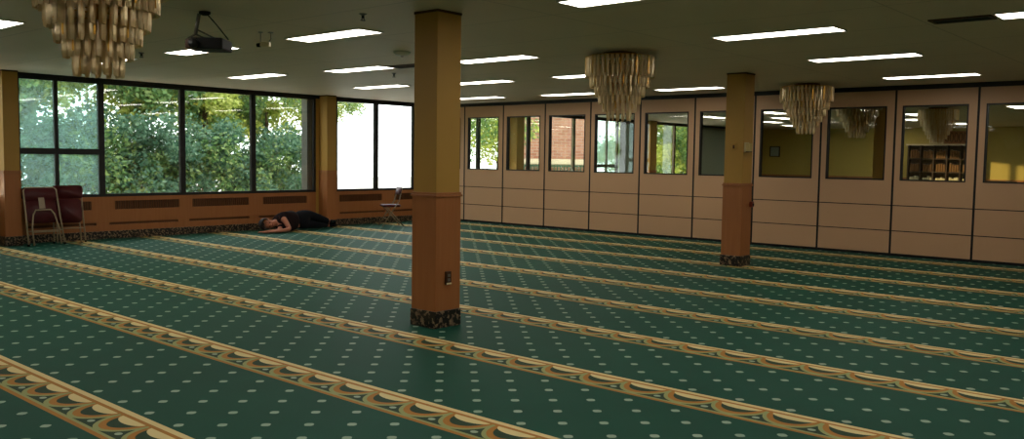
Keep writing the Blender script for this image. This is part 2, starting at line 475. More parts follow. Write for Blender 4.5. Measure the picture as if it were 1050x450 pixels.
# ------------------------------------------------------------------ the folding partition
PW = 1.2202; Y0 = 14.46
refl = ['beige partition panel in the corner, half hidden behind the middle pillar',
        'beige partition panel whose window shows white sky and yellow green leaves',
        'beige partition panel whose window shows pink brick behind a dark window post',
        'beige partition panel whose window shows the pink brick building across its whole width',
        'beige partition panel with the chandelier hanging in front of its window top',
        'beige partition panel whose window shows a bright green tree',
        'beige partition panel partly covered by the pillar with the thermostat',
        'beige partition panel with the last small chandelier in front of its window',
        'beige partition panel whose window shows a yellow wall and yellow pillar',
        'beige partition panel whose window shows a tall dark bookcase',
        'beige partition panel at the picture edge whose window shows a sunlit yellow wall']
names_extra = []
def partition_panel(i, ya, yb, label):
    """panel from y=yb (low) to y=ya (high); face on x = XP"""
    w = ya - yb
    t = thing('partition_panel', label, 'partition panel', (XP, (ya + yb) / 2, 0), 0, 'beige panels of the folding partition')
    h = w / 2 - .017; D = .07
    wa, wb = h - .09, -h + .12                       # window edges (high-y side, low-y side)
    if w < 1.15: wa, wb = .22, -h + .12
    z0, z1 = 1.235, 2.445
    b = MB()
    b.box(0, D, -h, h, .835, z0); b.box(0, D, -h, h, z1, 2.695)
    b.box(0, D, wa, h, z0, z1); b.box(0, D, -h, wb, z0, z1)
    b.build('upper_board', M['panel'], t)
    MB().box(0, D, -h, h, .42, .82).build('middle_board', M['panel'], t)
    MB().box(0, D, -h, h, .045, .405).build('lower_board', M['panel'], t)
    MB().box(.008, D, -h, h, .82, .835).build('seam_strip', M['seam'], t)
    MB().box(.008, D, -h, h, .405, .42).build('seam_strip', M['seam'], t)
    MB().box(.006, D, -h, h, 0, .045).build('bottom_seal', M['seam'], t)
    MB().box(-.004, D, -w / 2 - .0165, -w / 2 + .0165, 0, 2.695).build('edge_strip', M['seam'], t)
    f = MB(); q = .022
    f.box(-.006, D + .006, wa - q, wa, z0, z1); f.box(-.006, D + .006, wb, wb + q, z0, z1)
    f.box(-.006, D + .006, wb + q, wa - q, z1 - q, z1); f.box(-.006, D + .006, wb + q, wa - q, z0, z0 + q)
    wf = f.build('window_frame', M['dark_band'], t)
    MB().box(.032, .037, wb + q, wa - q, z0 + q, z1 - q).build('window_pane', M['glass_panel'], wf)
    return t
partition_panel(0, YW - .03, Y0, refl[0])
for i in range(10):
    partition_panel(i + 1, Y0 - i * PW, Y0 - (i + 1) * PW, refl[i + 1])
# the run of the partition that goes on past the picture edge, as a plain wall
struct(MB().box(XP, XP + .07, YR, Y0 - 10 * PW - .02, 0, 2.695).build('wall_partition_end', M['panel']))

# ------------------------------------------------------------------ ceiling lights
LW, LL = .30, 1.24
def light_proto():
    t = thing('ceiling_light', 'x', 'ceiling light', (0, 0, H), 0, 'fluorescent lights set in the ceiling')
    a, c = LW / 2, LL / 2
    f = MB(); e = .014
    f.box(-a - e, -a, -c - e, c + e, -.012, 0); f.box(a, a + e, -c - e, c + e, -.012, 0)
    f.box(-a, a, -c - e, -c, -.012, 0); f.box(-a, a, c, c + e, -.012, 0)
    f.build('frame', M['white'], t)
    MB().box(-a, a, -c, c, -.008, -.002).build('diffuser', M['lamp'], t)
    return t
lp = light_proto()
LIGHTS = [
 (8.26, 3.78, 'topmost of three long ceiling lights stepping down beside the dark vent'),
 (10.68, 3.78, 'middle one of three long ceiling lights stepping down beside the dark vent'),
 (13.42, 3.80, 'lowest of three long ceiling lights stepping down to the partition above the bookcase window'),
 (5.74, 3.80, 'ceiling light cut by the top picture edge above the middle chandelier'),
 (8.36, 1.22, 'ceiling light beside the dark vent, cut by the picture edge'),
 (5.74, 7.56, 'large bright ceiling light between the projector and the middle pillar'),
 (8.33, 7.62, 'uppermost of three ceiling lights emerging from behind the middle pillar'),
 (10.72, 7.85, 'short looking ceiling light ending behind the upper tier of the middle chandelier'),
 (13.62, 7.82, 'ceiling light between the middle chandelier and the pillar with the thermostat'),
 (13.60, 10.44, 'ceiling light running behind the lower tiers of the middle chandelier'),
 (10.72, 10.10, 'second of three ceiling lights emerging from behind the middle pillar'),
 (13.45, 12.72, 'lowest of three ceiling lights emerging from behind the middle pillar, just over the partition'),
 (8.17, 10.15, 'ceiling light beside the narrow dark vent near the middle pillar'),
 (10.42, 12.30, 'small looking ceiling light above the white blown out window'),
 (7.95, 12.45, 'ceiling light above the middle window, below the projector'),
 (5.60, 9.98, 'ceiling light partly covered by the hanging projector'),
 (5.45, 12.30, 'ceiling light almost hidden behind the large chandelier, a bright tip showing'),
 (3.22, 9.98, 'ceiling light cut by the picture edge beside the large chandelier'),
 (3.22, 7.60, 'ceiling light hidden behind the glass of the large chandelier'),
]
for k, (x, y, l) in enumerate(LIGHTS):
    o = lp if k == 0 else copy_tree(lp)
    o.location = (x, y, H); o['label'] = l
for x, ys in ((3.22, (3.8, 1.2, -1.5)), (.6, (10, 7.6, 3.8, 1.2, -1.5)), (-2.0, (10, 7.6, 3.8, 1.2)), (-4.6, (7.6, 3.8, 1.2)), (5.74, (1.2, -1.5)), (10.7, (1.2,))):
    for y in ys:
        o = copy_tree(lp); o.location = (x, y, H)
        o['label'] = 'fluorescent ceiling light of this room outside the picture'; o['group'] = 'ceiling lights outside the picture'
FAR = [(21.3, 9.75, 'upper strip light in the window behind the last small chandelier'),
       (24.0, 10.7, 'middle strip light in the window behind the last small chandelier'),
       (26.1, 12.0, 'lower strip light in the window behind the last small chandelier'),
       (21.05, 7.35, 'topmost strip light in the window with the yellow pillar'),
       (22.9, 8.05, 'second strip light in the window with the yellow pillar'),
       (27.1, 9.7, 'lowest strip light in the window with the yellow pillar'),
       (23.5, 6.95, 'upper strip light in the window with the dark bookcase'),
       (26.2, 7.8, 'lower strip light in the window with the dark bookcase'),
       (29.2, 7.3, 'strip light at the far corner of the window with the dark bookcase'),
       (21.4, 4.2, 'long upper strip light in the window with the sunlit yellow wall'),
       (23.8, 4.3, 'short lower strip light in the window with the sunlit yellow wall'),
       (22.7, 12.2, 'faint strip light in the window half covered by the thermostat pillar')]
for x, y, l in FAR:
    o = copy_tree(lp); o.location = (x, y, H); o.rotation_euler = (0, 0, PI / 2); o.scale = (1.2, .8, 1)
    o['label'] = l; o['group'] = 'strip lights of the next room'
for x, y in ((16.4, 12.4), (16.4, 2.0), (18.8, 12.6), (18.8, 2.0), (19.0, -1.5), (24.0, 1.4), (26.6, 4.4), (29.2, 1.4), (30.6, 9.9), (29.0, 12.6)):  # unseen fixtures added to brighten the next room
    o = copy_tree(lp); o.location = (x, y, H); o.rotation_euler = (0, 0, PI / 2)
    o['label'] = 'fluorescent ceiling light of the next room outside the picture'; o['group'] = 'next room lights outside the picture'

# ------------------------------------------------------------------ chandeliers
TIERS = [(.40, 2.715, 2.475, 43), (.342, 2.60, 2.36, 36), (.287, 2.49, 2.255, 30), (.237, 2.385, 2.165, 25), (.188, 2.29, 2.075, 19), (.132, 2.19, 1.97, 13)]
def prism_mesh(L, w=.044):
    """a hanging glass bar: six-sided, slightly domed, with a slanted cut at the foot"""
    bm = bmesh.new(); t = .018; n = 6
    sec = [(-w / 2, 0), (-w / 5, -t), (w / 5, -t), (w / 2, 0), (w / 5, t * .8), (-w / 5, t * .8)]
    rows = []
    for z, s in ((0, .8), (-.02, 1), (-L * .82, 1.0), (-L, .72)):
        rows.append([bm.verts.new((x * s, y * s, z + (-.22 * x if z == -L else 0))) for x, y in sec])
    for A, B in zip(rows, rows[1:]):
        for k in range(n): bm.faces.new([A[k], B[k], B[(k + 1) % n], A[(k + 1) % n]])
    bm.faces.new(rows[0]); bm.faces.new(rows[-1][::-1])
    bmesh.ops.recalc_face_normals(bm, faces=bm.faces)
    me = bpy.data.meshes.new('prism'); bm.to_mesh(me); bm.free(); me.materials.append(M['crystal'])
    return me
PM = [prism_mesh(a - b) for _, a, b, _ in TIERS]
PLACES = []
for k, (r, za, zb, n) in enumerate(TIERS):
    for i in range(n):
        PLACES.append((k, 2 * PI * (i + .5 * (k % 2)) / n))
rest_cache = {}
def chandelier(label, x, y):
    t = thing('chandelier', label, 'chandelier', (x, y, H), 0, 'tiered glass chandeliers')
    MB().lathe([(.02, -.05), (.17, -.04), (.20, -.012), (.20, 0)], 32).build('ceiling_plate', M['plate'], t, True)
    f = MB()
    for r, za, zb, n in TIERS:
        z = za - H + .004
        f.tube([((r - .012) * math.cos(a), (r - .012) * math.sin(a), z) for a in [2 * PI * i / 40 for i in range(41)]], .006, 6)
        for i in range(4):
            a = PI / 4 + PI / 2 * i
            f.tube([(0, 0, z), ((r - .012) * math.cos(a), (r - .012) * math.sin(a), z)], .004, 5)
    f.tube([(0, 0, 0), (0, 0, 2.15 - H)], .014, 8)
    for k, (r, za, zb, n) in enumerate(TIERS):
        m = max(6, n // 3)
        for i in range(m):                       # gilt rods between the glass bars
            a = 2 * PI * (i + .37) / m
            f.tube([((r + .012) * math.cos(a), (r + .012) * math.sin(a), za - H), ((r + .012) * math.cos(a), (r + .012) * math.sin(a), zb - H + .03)], .0055, 5)
    f.build('gilt_frame', M['brass'], t)
    cam = Vector((-x, -y, 0)).normalized()
    def out(k, a): return TIERS[k][0] * (math.cos(a) * cam.x + math.sin(a) * cam.y) / .405
    order = sorted(PLACES, key=lambda p: -(math.cos(p[1]) * cam.x + math.sin(p[1]) * cam.y))
    first, rest = order[:100], order[100:]
    for k, a in first:
        r, za, zb, n = TIERS[k]
        o = bpy.data.objects.new('glass_prism', PM[k]); col.objects.link(o); o.parent = t
        o.location = (r * math.cos(a), r * math.sin(a), za - H); o.rotation_euler = (0, 0, a + PI / 2)
    bm = bmesh.new()
    for k, a in rest:
        r, za, zb, n = TIERS[k]
        tmp = PM[k].copy(); tmp.transform(Matrix.Translation((r * math.cos(a), r * math.sin(a), za - H)) @ Matrix.Rotation(a + PI / 2, 4, 'Z'))
        bm.from_mesh(tmp); bpy.data.meshes.remove(tmp)
    me = bpy.data.meshes.new('rear_prisms'); bm.to_mesh(me); bm.free(); me.materials.append(M['crystal'])
    o = bpy.data.objects.new('rear_prisms', me); col.objects.link(o); o.parent = t; o['kind'] = 'stuff'
    return t
chandelier('largest glass chandelier cut by the top of the picture, before the windows', 2.41, 5.51)
chandelier('tiered glass chandelier hanging beside the middle pillar, in front of the partition', 8.72, 5.94)
chandelier('small looking glass chandelier right of the thermostat pillar, close to the partition', 13.80, 5.77)
chandelier('dim chandelier seen through glass in the window with the yellow pillar', 16.05, 5.75)
chandelier('dim chandelier seen through glass in the window with the bookcase', 20.9, 5.72)

# ------------------------------------------------------------------ things on the ceiling
# projector on its tripod mount; built with its lens toward -x
t = thing('projector', 'black ceiling projector on a tripod mount in front of a lit ceiling light', 'projector', (4.13, 7.29, H), math.radians(-48))
MB().lathe([(.05, 0), (.05, -.02), (.02, -.035)], 16).build('ceiling_plate', M['black'], t, True)
MB().tube([(-.05, 0, -.02), (-.085, 0, -.20)], .017, 10).build('pole', M['steel'], t, True)
z0 = -.245
MB().box(-.075, .20, -.15, .15, z0 - .10, z0, .012).build('body', M['black'], t)
b = MB().tube([(-.05, -.155, z0 - .055), (-.05, -.185, z0 - .055)], [.045, .04], 16)
b.build('lens', M['dark_band'], t, True)
MB().box(-.135, -.075, -.13, .13, z0 - .095, z0 - .012, .012).build('lens_housing', M['wood_dark'], t)
s = MB()
s.tube([(-.085, 0, -.20), (-.16, 0, z0)], .009, 6); s.tube([(-.085, 0, -.20), (.02, .05, z0)], .008, 6); s.tube([(-.07, 0, -.16), (.11, 0, z0)], .008, 6)
s.build('mount_arms', M['steel'], t)
MB().tube([(.02, 0, -.02), (.11, 0, -.12), (.21, .0, z0)], .006, 6).build('cable', M['black'], t)
# small camera
t = thing('security_camera', 'small cream security camera hanging from the ceiling by the projector', 'camera', (5.19, 7.97, H + .003), math.radians(-50))
MB().lathe([(.025, 0), (.025, -.01)], 12, (-.045, 0)).lathe([(.028, 0), (.028, -.012)], 12, (.06, 0)).build('base', M['steel'], t)
MB().tube([(-.045, 0, 0), (-.045, 0, -.115)], .004, 6).tube([(.06, 0, 0), (.065, 0, -.07), (.045, 0, -.10)], .006, 6).build('bracket', M['steel'], t)
MB().box(-.045, .055, -.03, .03, -.155, -.105, .008).build('body', M['cream'], t)
MB().tube([(-.045, 0, -.135), (-.085, 0, -.138)], [.024, .02], 12).build('lens', M['black'], t, True)
t = thing('smoke_detector', 'round pale smoke detector on the ceiling against the middle pillar', 'smoke detector', (7.14, 8.04, H))
MB().lathe([(.02, -.055), (.075, -.045), (.10, -.02), (.11, 0)], 24).build('body', M['white'], t, True)
MB().lathe([(.012, -.062), (.02, -.055)], 12).build('indicator', M['red_box'], t)
def sprinkler(x, y, label):
    t = thing('sprinkler_head', label, 'sprinkler', (x, y, H + .003), 0, 'sprinkler heads in the ceiling')
    MB().lathe([(.012, -.02), (.035, -.008), (.036, 0)], 16).build('escutcheon', M['steel'], t)
    MB().tube([(0, 0, 0), (0, 0, -.045)], .01, 8).tube([(.012, 0, -.02), (.012, 0, -.06)], .004, 5).tube([(-.012, 0, -.02), (-.012, 0, -.06)], .004, 5).lathe([(.024, -.066), (.024, -.06)], 12).build('nozzle', M['dark_band'], t)
sprinkler(5.05, 6.21, 'small dark sprinkler head above the large ceiling light by the middle pillar')
sprinkler(8.88, 10.18, 'tiny sprinkler head below the narrow vent beside the middle pillar')
sprinkler(5.3, 10.9, 'tiny dark sprinkler head between the large chandelier and the projector')
def vent(x, y, w, l, rz, label):
    t = thing('ceiling_vent', label, 'vent', (x, y, H), rz, 'dark air vents in the ceiling')
    f = MB(); e = .03
    f.box(-w / 2 - e, -w / 2, -l / 2 - e, l / 2 + e, -.012, 0); f.box(w / 2, w / 2 + e, -l / 2 - e, l / 2 + e, -.012, 0)
    f.box(-w / 2, w / 2, -l / 2 - e, -l / 2, -.012, 0); f.box(-w / 2, w / 2, l / 2, l / 2 + e, -.012, 0)
    f.build('frame', M['wood_dark'], t)
    MB().box(-w / 2, w / 2, -l / 2, l / 2, -.003, 0).build('backing', M['black'], t)
    for i in range(4):
        xx = -w / 2 + w * (i + .5) / 4
        m = Matrix.Translation((xx, 0, -.008)) @ Matrix.Rotation(.6, 4, 'Y')
        MB().box(-.012, .012, -l / 2, l / 2, -.0015, .0015, 0, m).build('slat', M['dark_band'], t)
vent(8.36, 2.13, .17, .44, 0, 'dark slotted air vent beside the ceiling light at the picture edge')
vent(8.27, 9.20, .22, .56, 0, 'narrow dark air vent against the middle pillar')

# ------------------------------------------------------------------ folding chairs
def seat_pad(w, d, th, corner=.05):
    """rounded-corner pad in the xy plane, thickness along z"""
    poly = []
    for cx, cy, a0 in ((w / 2 - corner, d / 2 - corner, 0), (-w / 2 + corner, d / 2 - corner, 90), (-w / 2 + corner, -d / 2 + corner, 180), (w / 2 - corner, -d / 2 + corner, 270)):
        for k in range(5):
            a = math.radians(a0 + 22.5 * k); poly.append((cx + corner * math.cos(a), cy + corner * math.sin(a)))
    b = MB().prism(poly, -th / 2, th / 2)
    bmesh.ops.bevel(b.b, geom=[e for e in b.b.edges if abs(e.verts[0].co.z - e.verts[1].co.z) < 1e-5], offset=th * .35, segments=2, affect='EDGES')
    return b
def folded_chair(label, loc, rz, lean, back_to_viewer):
    """folded flat, standing on its feet and leaning on the cover; local -y faces the room"""
    t = thing('folding_chair', label, 'chair', loc, rz, 'maroon folding chairs')
    L = Matrix.Rotation(-lean, 4, 'X')
    P = lambda x, y, z: tuple(L @ Vector((x, y, z)))
    w = .225
    MB().tube([P(-w - .015, 0, 0.01), P(-w, 0, .45), P(-w + .008, 0, .90), P(-w + .04, 0, .945), P(w - .04, 0, .945), P(w - .008, 0, .90), P(w, 0, .45), P(w + .015, 0, 0.01)], .0125, 8).build('front_frame', M['chair_tube'], t, True)
    v = .17; yy = -.03 if back_to_viewer else .03
    MB().tube([P(-v - .01, yy, 0.005), P(-v - .005, yy, .30), P(-v + .03, yy, .50), P(-v + .07, yy, .575), P(v - .07, yy, .575), P(v - .03, yy, .50), P(v + .005, yy, .30), P(v + .01, yy, .005)], .0115, 8).build('rear_frame', M['chair_tube'], t, True)
    MB().tube([P(-w, 0, .24), P(w, 0, .24)], .008, 6).build('stretcher', M['chair_tube'], t, True)
    if back_to_viewer: MB().tube([P(-v, yy, .215), P(v, yy, .215)], .008, 6).build('stretcher', M['chair_tube'], t, True)
    R90 = L @ Matrix.Translation((0, .012 if back_to_viewer else -.02, .845)) @ Matrix.Rotation(PI / 2, 4, 'X')
    b = seat_pad(.47, .22, .035, .05); b.b.transform(R90); b.build('backrest', M['maroon'], t, True)
    S = L @ Matrix.Translation((0, .02 if back_to_viewer else -.03, .53 if not back_to_viewer else .57)) @ Matrix.Rotation(PI / 2, 4, 'X')
    b = seat_pad(.40, .40, .04, .06); b.b.transform(S); b.build('seat', M['maroon'], t, True)
    if back_to_viewer:
        b = MB().box(-.04, .04, -.012, -.004, .60, .78, .003, L); tag(b.build('cream_hinge_plate', M['chair_tube'], t), 'cream plate under the seat')
    for sx in (-1, 1):
        MB().tube([P(sx * (w + .015), 0, 0), P(sx * (w + .015), 0, .03)], .016, 8).build('rubber_foot', M['black'], t, True)
    return t
folded_chair('folded maroon chair turned with its underside and cream plate toward the room', (5.60, 14.80, 0), math.radians(6), math.radians(13), True).scale = (1.2, 1, 1)
folded_chair('folded maroon chair leaning just behind the other one, its red seat facing out', (6.03, 14.99, 0), math.radians(-8), math.radians(9), False)
# the open chair by the middle pillar
def open_chair(label, loc, rz):
    t = thing('folding_chair', label, 'chair', loc, rz, 'maroon folding chairs')
    w = .21
    for s in (-1, 1):
        MB().tube([(s * w, -.24, 0.0), (s * w, .12, .55), (s * w, .19, .84)], .012, 8).build('front_leg', M['chair_tube'], t, True)
        MB().tube([(s * (w - .03), .24, 0.0), (s * (w - .03), -.16, .43)], .012, 8).build('rear_leg', M['chair_tube'], t, True)
    MB().tube([(-w, -.13, .17), (w, -.13, .17)], .008, 6).build('stretcher', M['chair_tube'], t, True)
    b = seat_pad(.42, .40, .045, .06); b.b.transform(Matrix.Translation((0, -.02, .445))); b.build('seat', M['maroon'], t, True)
    b = seat_pad(.45, .17, .035, .05); b.b.transform(Matrix.Translation((0, .165, .765)) @ Matrix.Rotation(PI / 2 - .2, 4, 'X')); b.build('backrest', M['maroon'], t, True)
open_chair('open maroon chair by the radiator covers, partly hidden behind the middle pillar', (12.55, 14.45, 0), math.radians(-118))

# ------------------------------------------------------------------ the person lying on the carpet
HEAD = Vector((9.43, 14.60, 0)); FEET = Vector((11.33, 14.90, 0))
ldir = (FEET - HEAD).normalized(); ndir = Vector((ldir.y, -ldir.x, 0))   # ndir faces the room
pt = thing('person', 'person in dark clothes lying on one side by the windows, head on arms', 'person', HEAD, math.atan2(ldir.y, ldir.x))
pt.scale = (1.10, 1.06, 1.12)
# local frame: +x head to feet, -y toward the room, z up
def skin_mesh(name, joints, edges, mat, parent, root=0, sub=2):
    me = bpy.data.meshes.new(name)
    me.from_pydata([j[:3] for j in joints], edges, [])
    o = bpy.data.objects.new(name, me); col.objects.link(o); o.parent = parent
    o.modifiers.new('skin', 'SKIN').use_smooth_shade = True
    for i, j in enumerate(joints):
        s = me.skin_vertices[0].data[i]
        s.radius = (j[3], j[4] if len(j) > 4 else j[3]); s.use_root = (i == root)
    m = o.modifiers.new('sub', 'SUBSURF'); m.levels = sub; m.render_levels = sub
    me.materials.append(mat)
    return o
J = []; E = []
def jn(x, y, z, r, r2=None, to=None):
    J.append((x, y, z, r, r2 or r))
    if to is not None: E.append((to, len(J) - 1))
    return len(J) - 1
pelvis = jn(.86, 0, .20, .135, .135)
waist = jn(.64, .0, .165, .095, .105, pelvis)
chest = jn(.42, .0, .175, .125, .145, waist)
neck0 = jn(.27, -.02, .165, .065, .065, chest)
neck = jn(.20, -.03, .150, .055, .055, neck0)
head0 = jn(.12, -.05, .150, .078, .085, neck)
head1 = jn(.02, -.055, .150, .070, .078, head0)
# upper arm: shoulder - elbow - wrist - hand under the cheek
sh = jn(.36, -.08, .27, .070, .070, chest)
up = jn(.36, -.19, .20, .050, .050, sh)
elb = jn(.37, -.30, .065, .040, .040, up)
fore = jn(.25, -.31, .055, .036, .036, elb)
wri = jn(.13, -.30, .045, .026, .026, fore)
palm = jn(.07, -.28, .042, .030, .022, wri)
# lower arm folded under the head
sh2 = jn(.32, -.10, .09, .055, .055, chest)
el2 = jn(.20, -.22, .045, .040, .040, sh2)
wr2 = jn(.02, -.17, .035, .028, .028, el2)
pa2 = jn(-.05, -.13, .03, .030, .022, wr2)
for (px, py, pz, dx, dy, base) in ((.07, -.28, .042, -1, .25, palm), (-.05, -.13, .03, -.8, .6, pa2)):
    n = math.hypot(dx, dy); dx /= n; dy /= n
    for k, ln in enumerate((.070, .080, .074, .058)):
        o_ = (k - 1.5) * .019
        a = jn(px + dx * .045 - dy * o_, py + dy * .045 + dx * o_, pz, .010, .010, base)
        c = jn(px + dx * (.045 + ln * .5) - dy * o_ * 1.1, py + dy * (.045 + ln * .5) + dx * o_ * 1.1, pz + .004, .009, .009, a)
        jn(px + dx * (.045 + ln) - dy * o_ * 1.1, py + dy * (.045 + ln) + dx * o_ * 1.1, pz - .014, .008, .008, c)
    a = jn(px + dx * .01 + dy * .03, py + dy * .01 - dx * .03, pz + .006, .011, .011, base)
    jn(px + dx * .05 + dy * .046, py + dy * .05 - dx * .046, pz + .0, .009, .009, a)
# legs
hp = jn(1.03, -.03, .27, .090, .090, pelvis); kn = jn(1.28, -.09, .19, .066, .066, hp); an = jn(1.64, -.01, .115, .042, .042, kn); jn(1.70, -.10, .105, .034, .030, an)
hp2 = jn(1.03, -.02, .105, .088, .088, pelvis); kn2 = jn(1.29, -.06, .075, .066, .066, hp2); an2 = jn(1.66, .02, .05, .042, .042, kn2); jn(1.73, -.08, .04, .034, .030, an2)
body = skin_mesh('body', J, E, M['skin'], pt)
# face: brow, nose, mouth, ear, on the side turned to the room
f = MB()
f.ball((.065, -.150, .150), .020, (1.0, 1.3, .9))                # nose, pointing to the room
f.build('nose', M['skin'], pt, True)
f = MB(); f.ball((.055, -.135, .182), .012, (1, .6, 1)); f.ball((.055, -.135, .118), .012, (1, .6, 1)); f.build('eyes', M['black'], pt, True)
f = MB(); f.ball((.115, -.130, .150), .022, (.35, .5, 1.1)); f.build('mouth', M['red_box'], pt, True)
f = MB(); f.ball((.085, -.035, .235), .030, (.9, 1, .4)); f.build('ear', M['skin'], pt, True)
h = MB(); h.ball((.02, -.028, .155), .108, (.95, .92, .98), 3)
bmesh.ops.delete(h.b, geom=[v for v in h.b.verts if (v.co.y < -.085 and v.co.x > -.055) or v.co.x > .085], context='VERTS')
h.build('hair', M['hair'], pt, True).modifiers.new('thick', 'SOLIDIFY').thickness = .012
# clothes: shells that follow the body
S = [(.80, .0, .19, .180, .185), (.64, .0, .18, .205, .20), (.42, .005, .18, .170, .175), (.275, -.01, .17, .080, .085), (.36, -.085, .275, .084, .084), (.36, -.17, .215, .070, .070), (.325, -.10, .10, .068, .068), (.26, -.165, .065, .058, .058)]
skin_mesh('shirt', S, [(0, 1), (1, 2), (2, 3), (2, 4), (4, 5), (2, 6), (6, 7)], M['shirt'], pt)
T = [(.84, .0, .20, .185, .19), (1.04, -.03, .272, .108, .108), (1.28, -.09, .195, .084, .084), (1.60, -.015, .12, .060, .060), (1.04, -.02, .11, .104, .104), (1.29, -.06, .085, .080, .080), (1.61, .01, .06, .058, .058), (.70, .0, .185, .165, .17)]
skin_mesh('trousers', T, [(0, 1), (1, 2), (2, 3), (0, 4), (4, 5), (5, 6), (0, 7)], M['trouser'], pt)
for a, c in (((1.62, -.01, .115), (1.72, -.12, .105)), ((1.64, .015, .055), (1.75, -.10, .045))):
    skin_mesh('sock', [(*a, .050, .050), (*((a[i] * .45 + c[i] * .55) for i in range(3)), .045, .040), (*c, .036, .03)], [(0, 1), (1, 2)], M['shoe'], pt)

# ------------------------------------------------------------------ the next room: bookcase, books, blind, picture
t = thing('bookcase', 'tall dark wooden bookcase against the yellow wall of the next room', 'bookcase', (31.72, 8.55, 0))
b = MB(); W = 1.05
b.box(-.02, .24, -W, -W + .05, 0, 2.15); b.box(-.02, .24, W - .05, W, 0, 2.15)
for i in range(1, 5): b.box(-.02, .24, -W + i * 2 * W / 5 - .02, -W + i * 2 * W / 5 + .02, 0, 2.15)
b.build('frame', M['walnut'], t)
MB().box(.22, .25, -W, W, 0, 2.15).build('back_panel', M['walnut'], t)
for z in (.35, .80, 1.25, 1.70): MB().box(0, .22, -W + .05, W - .05, z - .02, z + .02).build('shelf', M['walnut'], t)
tag(MB().box(-.06, .25, -W - .04, W + .04, 2.15, 2.20).build('top_ledge', M['stone'], t), 'pale ledge on top')
k = 0
pb = thing('book', 'x', 'book', (0, 0, 0), 0, 'books in the far bookcase')
MB().box(0, .16, -.03, .03, 0, .26, .004).build('cover', M['book_pale'], pb)
MB().box(.01, .158, -.022, .022, .262, .264).build('pages', M['white'], pb)
for row, z in ((0, .82), (1, 1.27), (2, 1.72)):
    for c5 in range(5):
        yb = -W + c5 * 2 * W / 5 + .08
        for j in range(4):
            o = pb if k == 0 else copy_tree(pb)
            o.location = (31.74, 8.55 + yb + j * .075, z); o.scale = (1, 1, rnd.uniform(.85, 1.15))
            if row:
                o.children[0].data = o.children[0].data if k == 0 else o.children[0].data.copy()
                if k: o.children[0].data.materials[0] = M['book_brown']
            o['label'] = ['pale book standing on the sunlit low shelf of the far bookcase', 'brown book on the middle shelf of the far bookcase', 'brown book on the top shelf of the far bookcase'][row]
            o['group'] = ['pale books on the low shelf', 'brown books on the middle shelf', 'brown books on the top shelf'][row]
            k += 1
t = thing('carved_plaque', 'carved orange brown plaque above the far bookcase', 'plaque', (31.955, 8.0, 2.22))
MB().box(0, .04, -.62, .62, 0, .42, .006).build('board', M['wood'], t)
f = MB()
for i in range(9):
    f.tube([(-.006, -.56 + i * .14 + .05 * math.cos(a), .21 + .15 * math.sin(a)) for a in [2 * PI * q / 12 for q in range(13)]], .012, 5)
f.build('carving', M['wood_dark'], t)
t = thing('wall_picture', 'small dark framed notice on the yellow wall behind the last small chandelier', 'picture', (31.985, 14.55, 1.92))
f = MB(); f.box(-.02, .015, -.2, -.17, -.2, .2); f.box(-.02, .015, .17, .2, -.2, .2); f.box(-.02, .015, -.17, .17, .17, .2); f.box(-.02, .015, -.17, .17, -.2, -.17)
f.build('frame', M['black'], t); MB().box(-.005, .01, -.17, .17, -.17, .17).build('sheet', M['blind'], t)
def window_blind(x0, x1, label):
    t = thing('window_blind', label, 'blind', ((x0 + x1) / 2, YW - .08, 0)); h = (x1 - x0) / 2
    MB().box(-h, h, -.03, .03, 2.62, 2.69).build('head_rail', M['steel'], t)
    n = int(2 * h / .128)
    for i in range(n):
        m = Matrix.Translation((-h + 2 * h * (i + .5) / n, 0, 1.62)) @ Matrix.Rotation(-.45, 4, 'Z')
        MB().box(-.065, .065, -.003, .003, -1.0, 1.0, 0, m).build('slat', M['blind'], t)
window_blind(27.35, 29.6, 'grey vertical blind seen through the window beside the thermostat pillar')
window_blind(22.45, 23.66, 'grey vertical blind seen through the panel window under the middle chandelier')
t = thing('side_table', 'low wooden table in the sunlight at the yellow wall of the next room', 'table', (31.3, 6.75, 0))
MB().box(-.3, .3, -.55, .55, .98, 1.02, .005).build('table_top', M['walnut'], t)
for sx in (-1, 1):
    for sy in (-1, 1): MB().box(sx * .27 - .025, sx * .27 + .025, sy * .5 - .025, sy * .5 + .025, 0, .98).build('leg', M['walnut'], t)
struct(MB().box(27.3, 29.6, YW, YW + .06, .70, 2.70).box(29.6, XF, YW, YW + .06, 0, 2.70).box(23.7, 24.3, YW, YW + .06, .7, 2.7).box(17.32, 17.68, YW, YW + .06, .7, 2.7).build('wall_beyond', M['yellow_wall']))

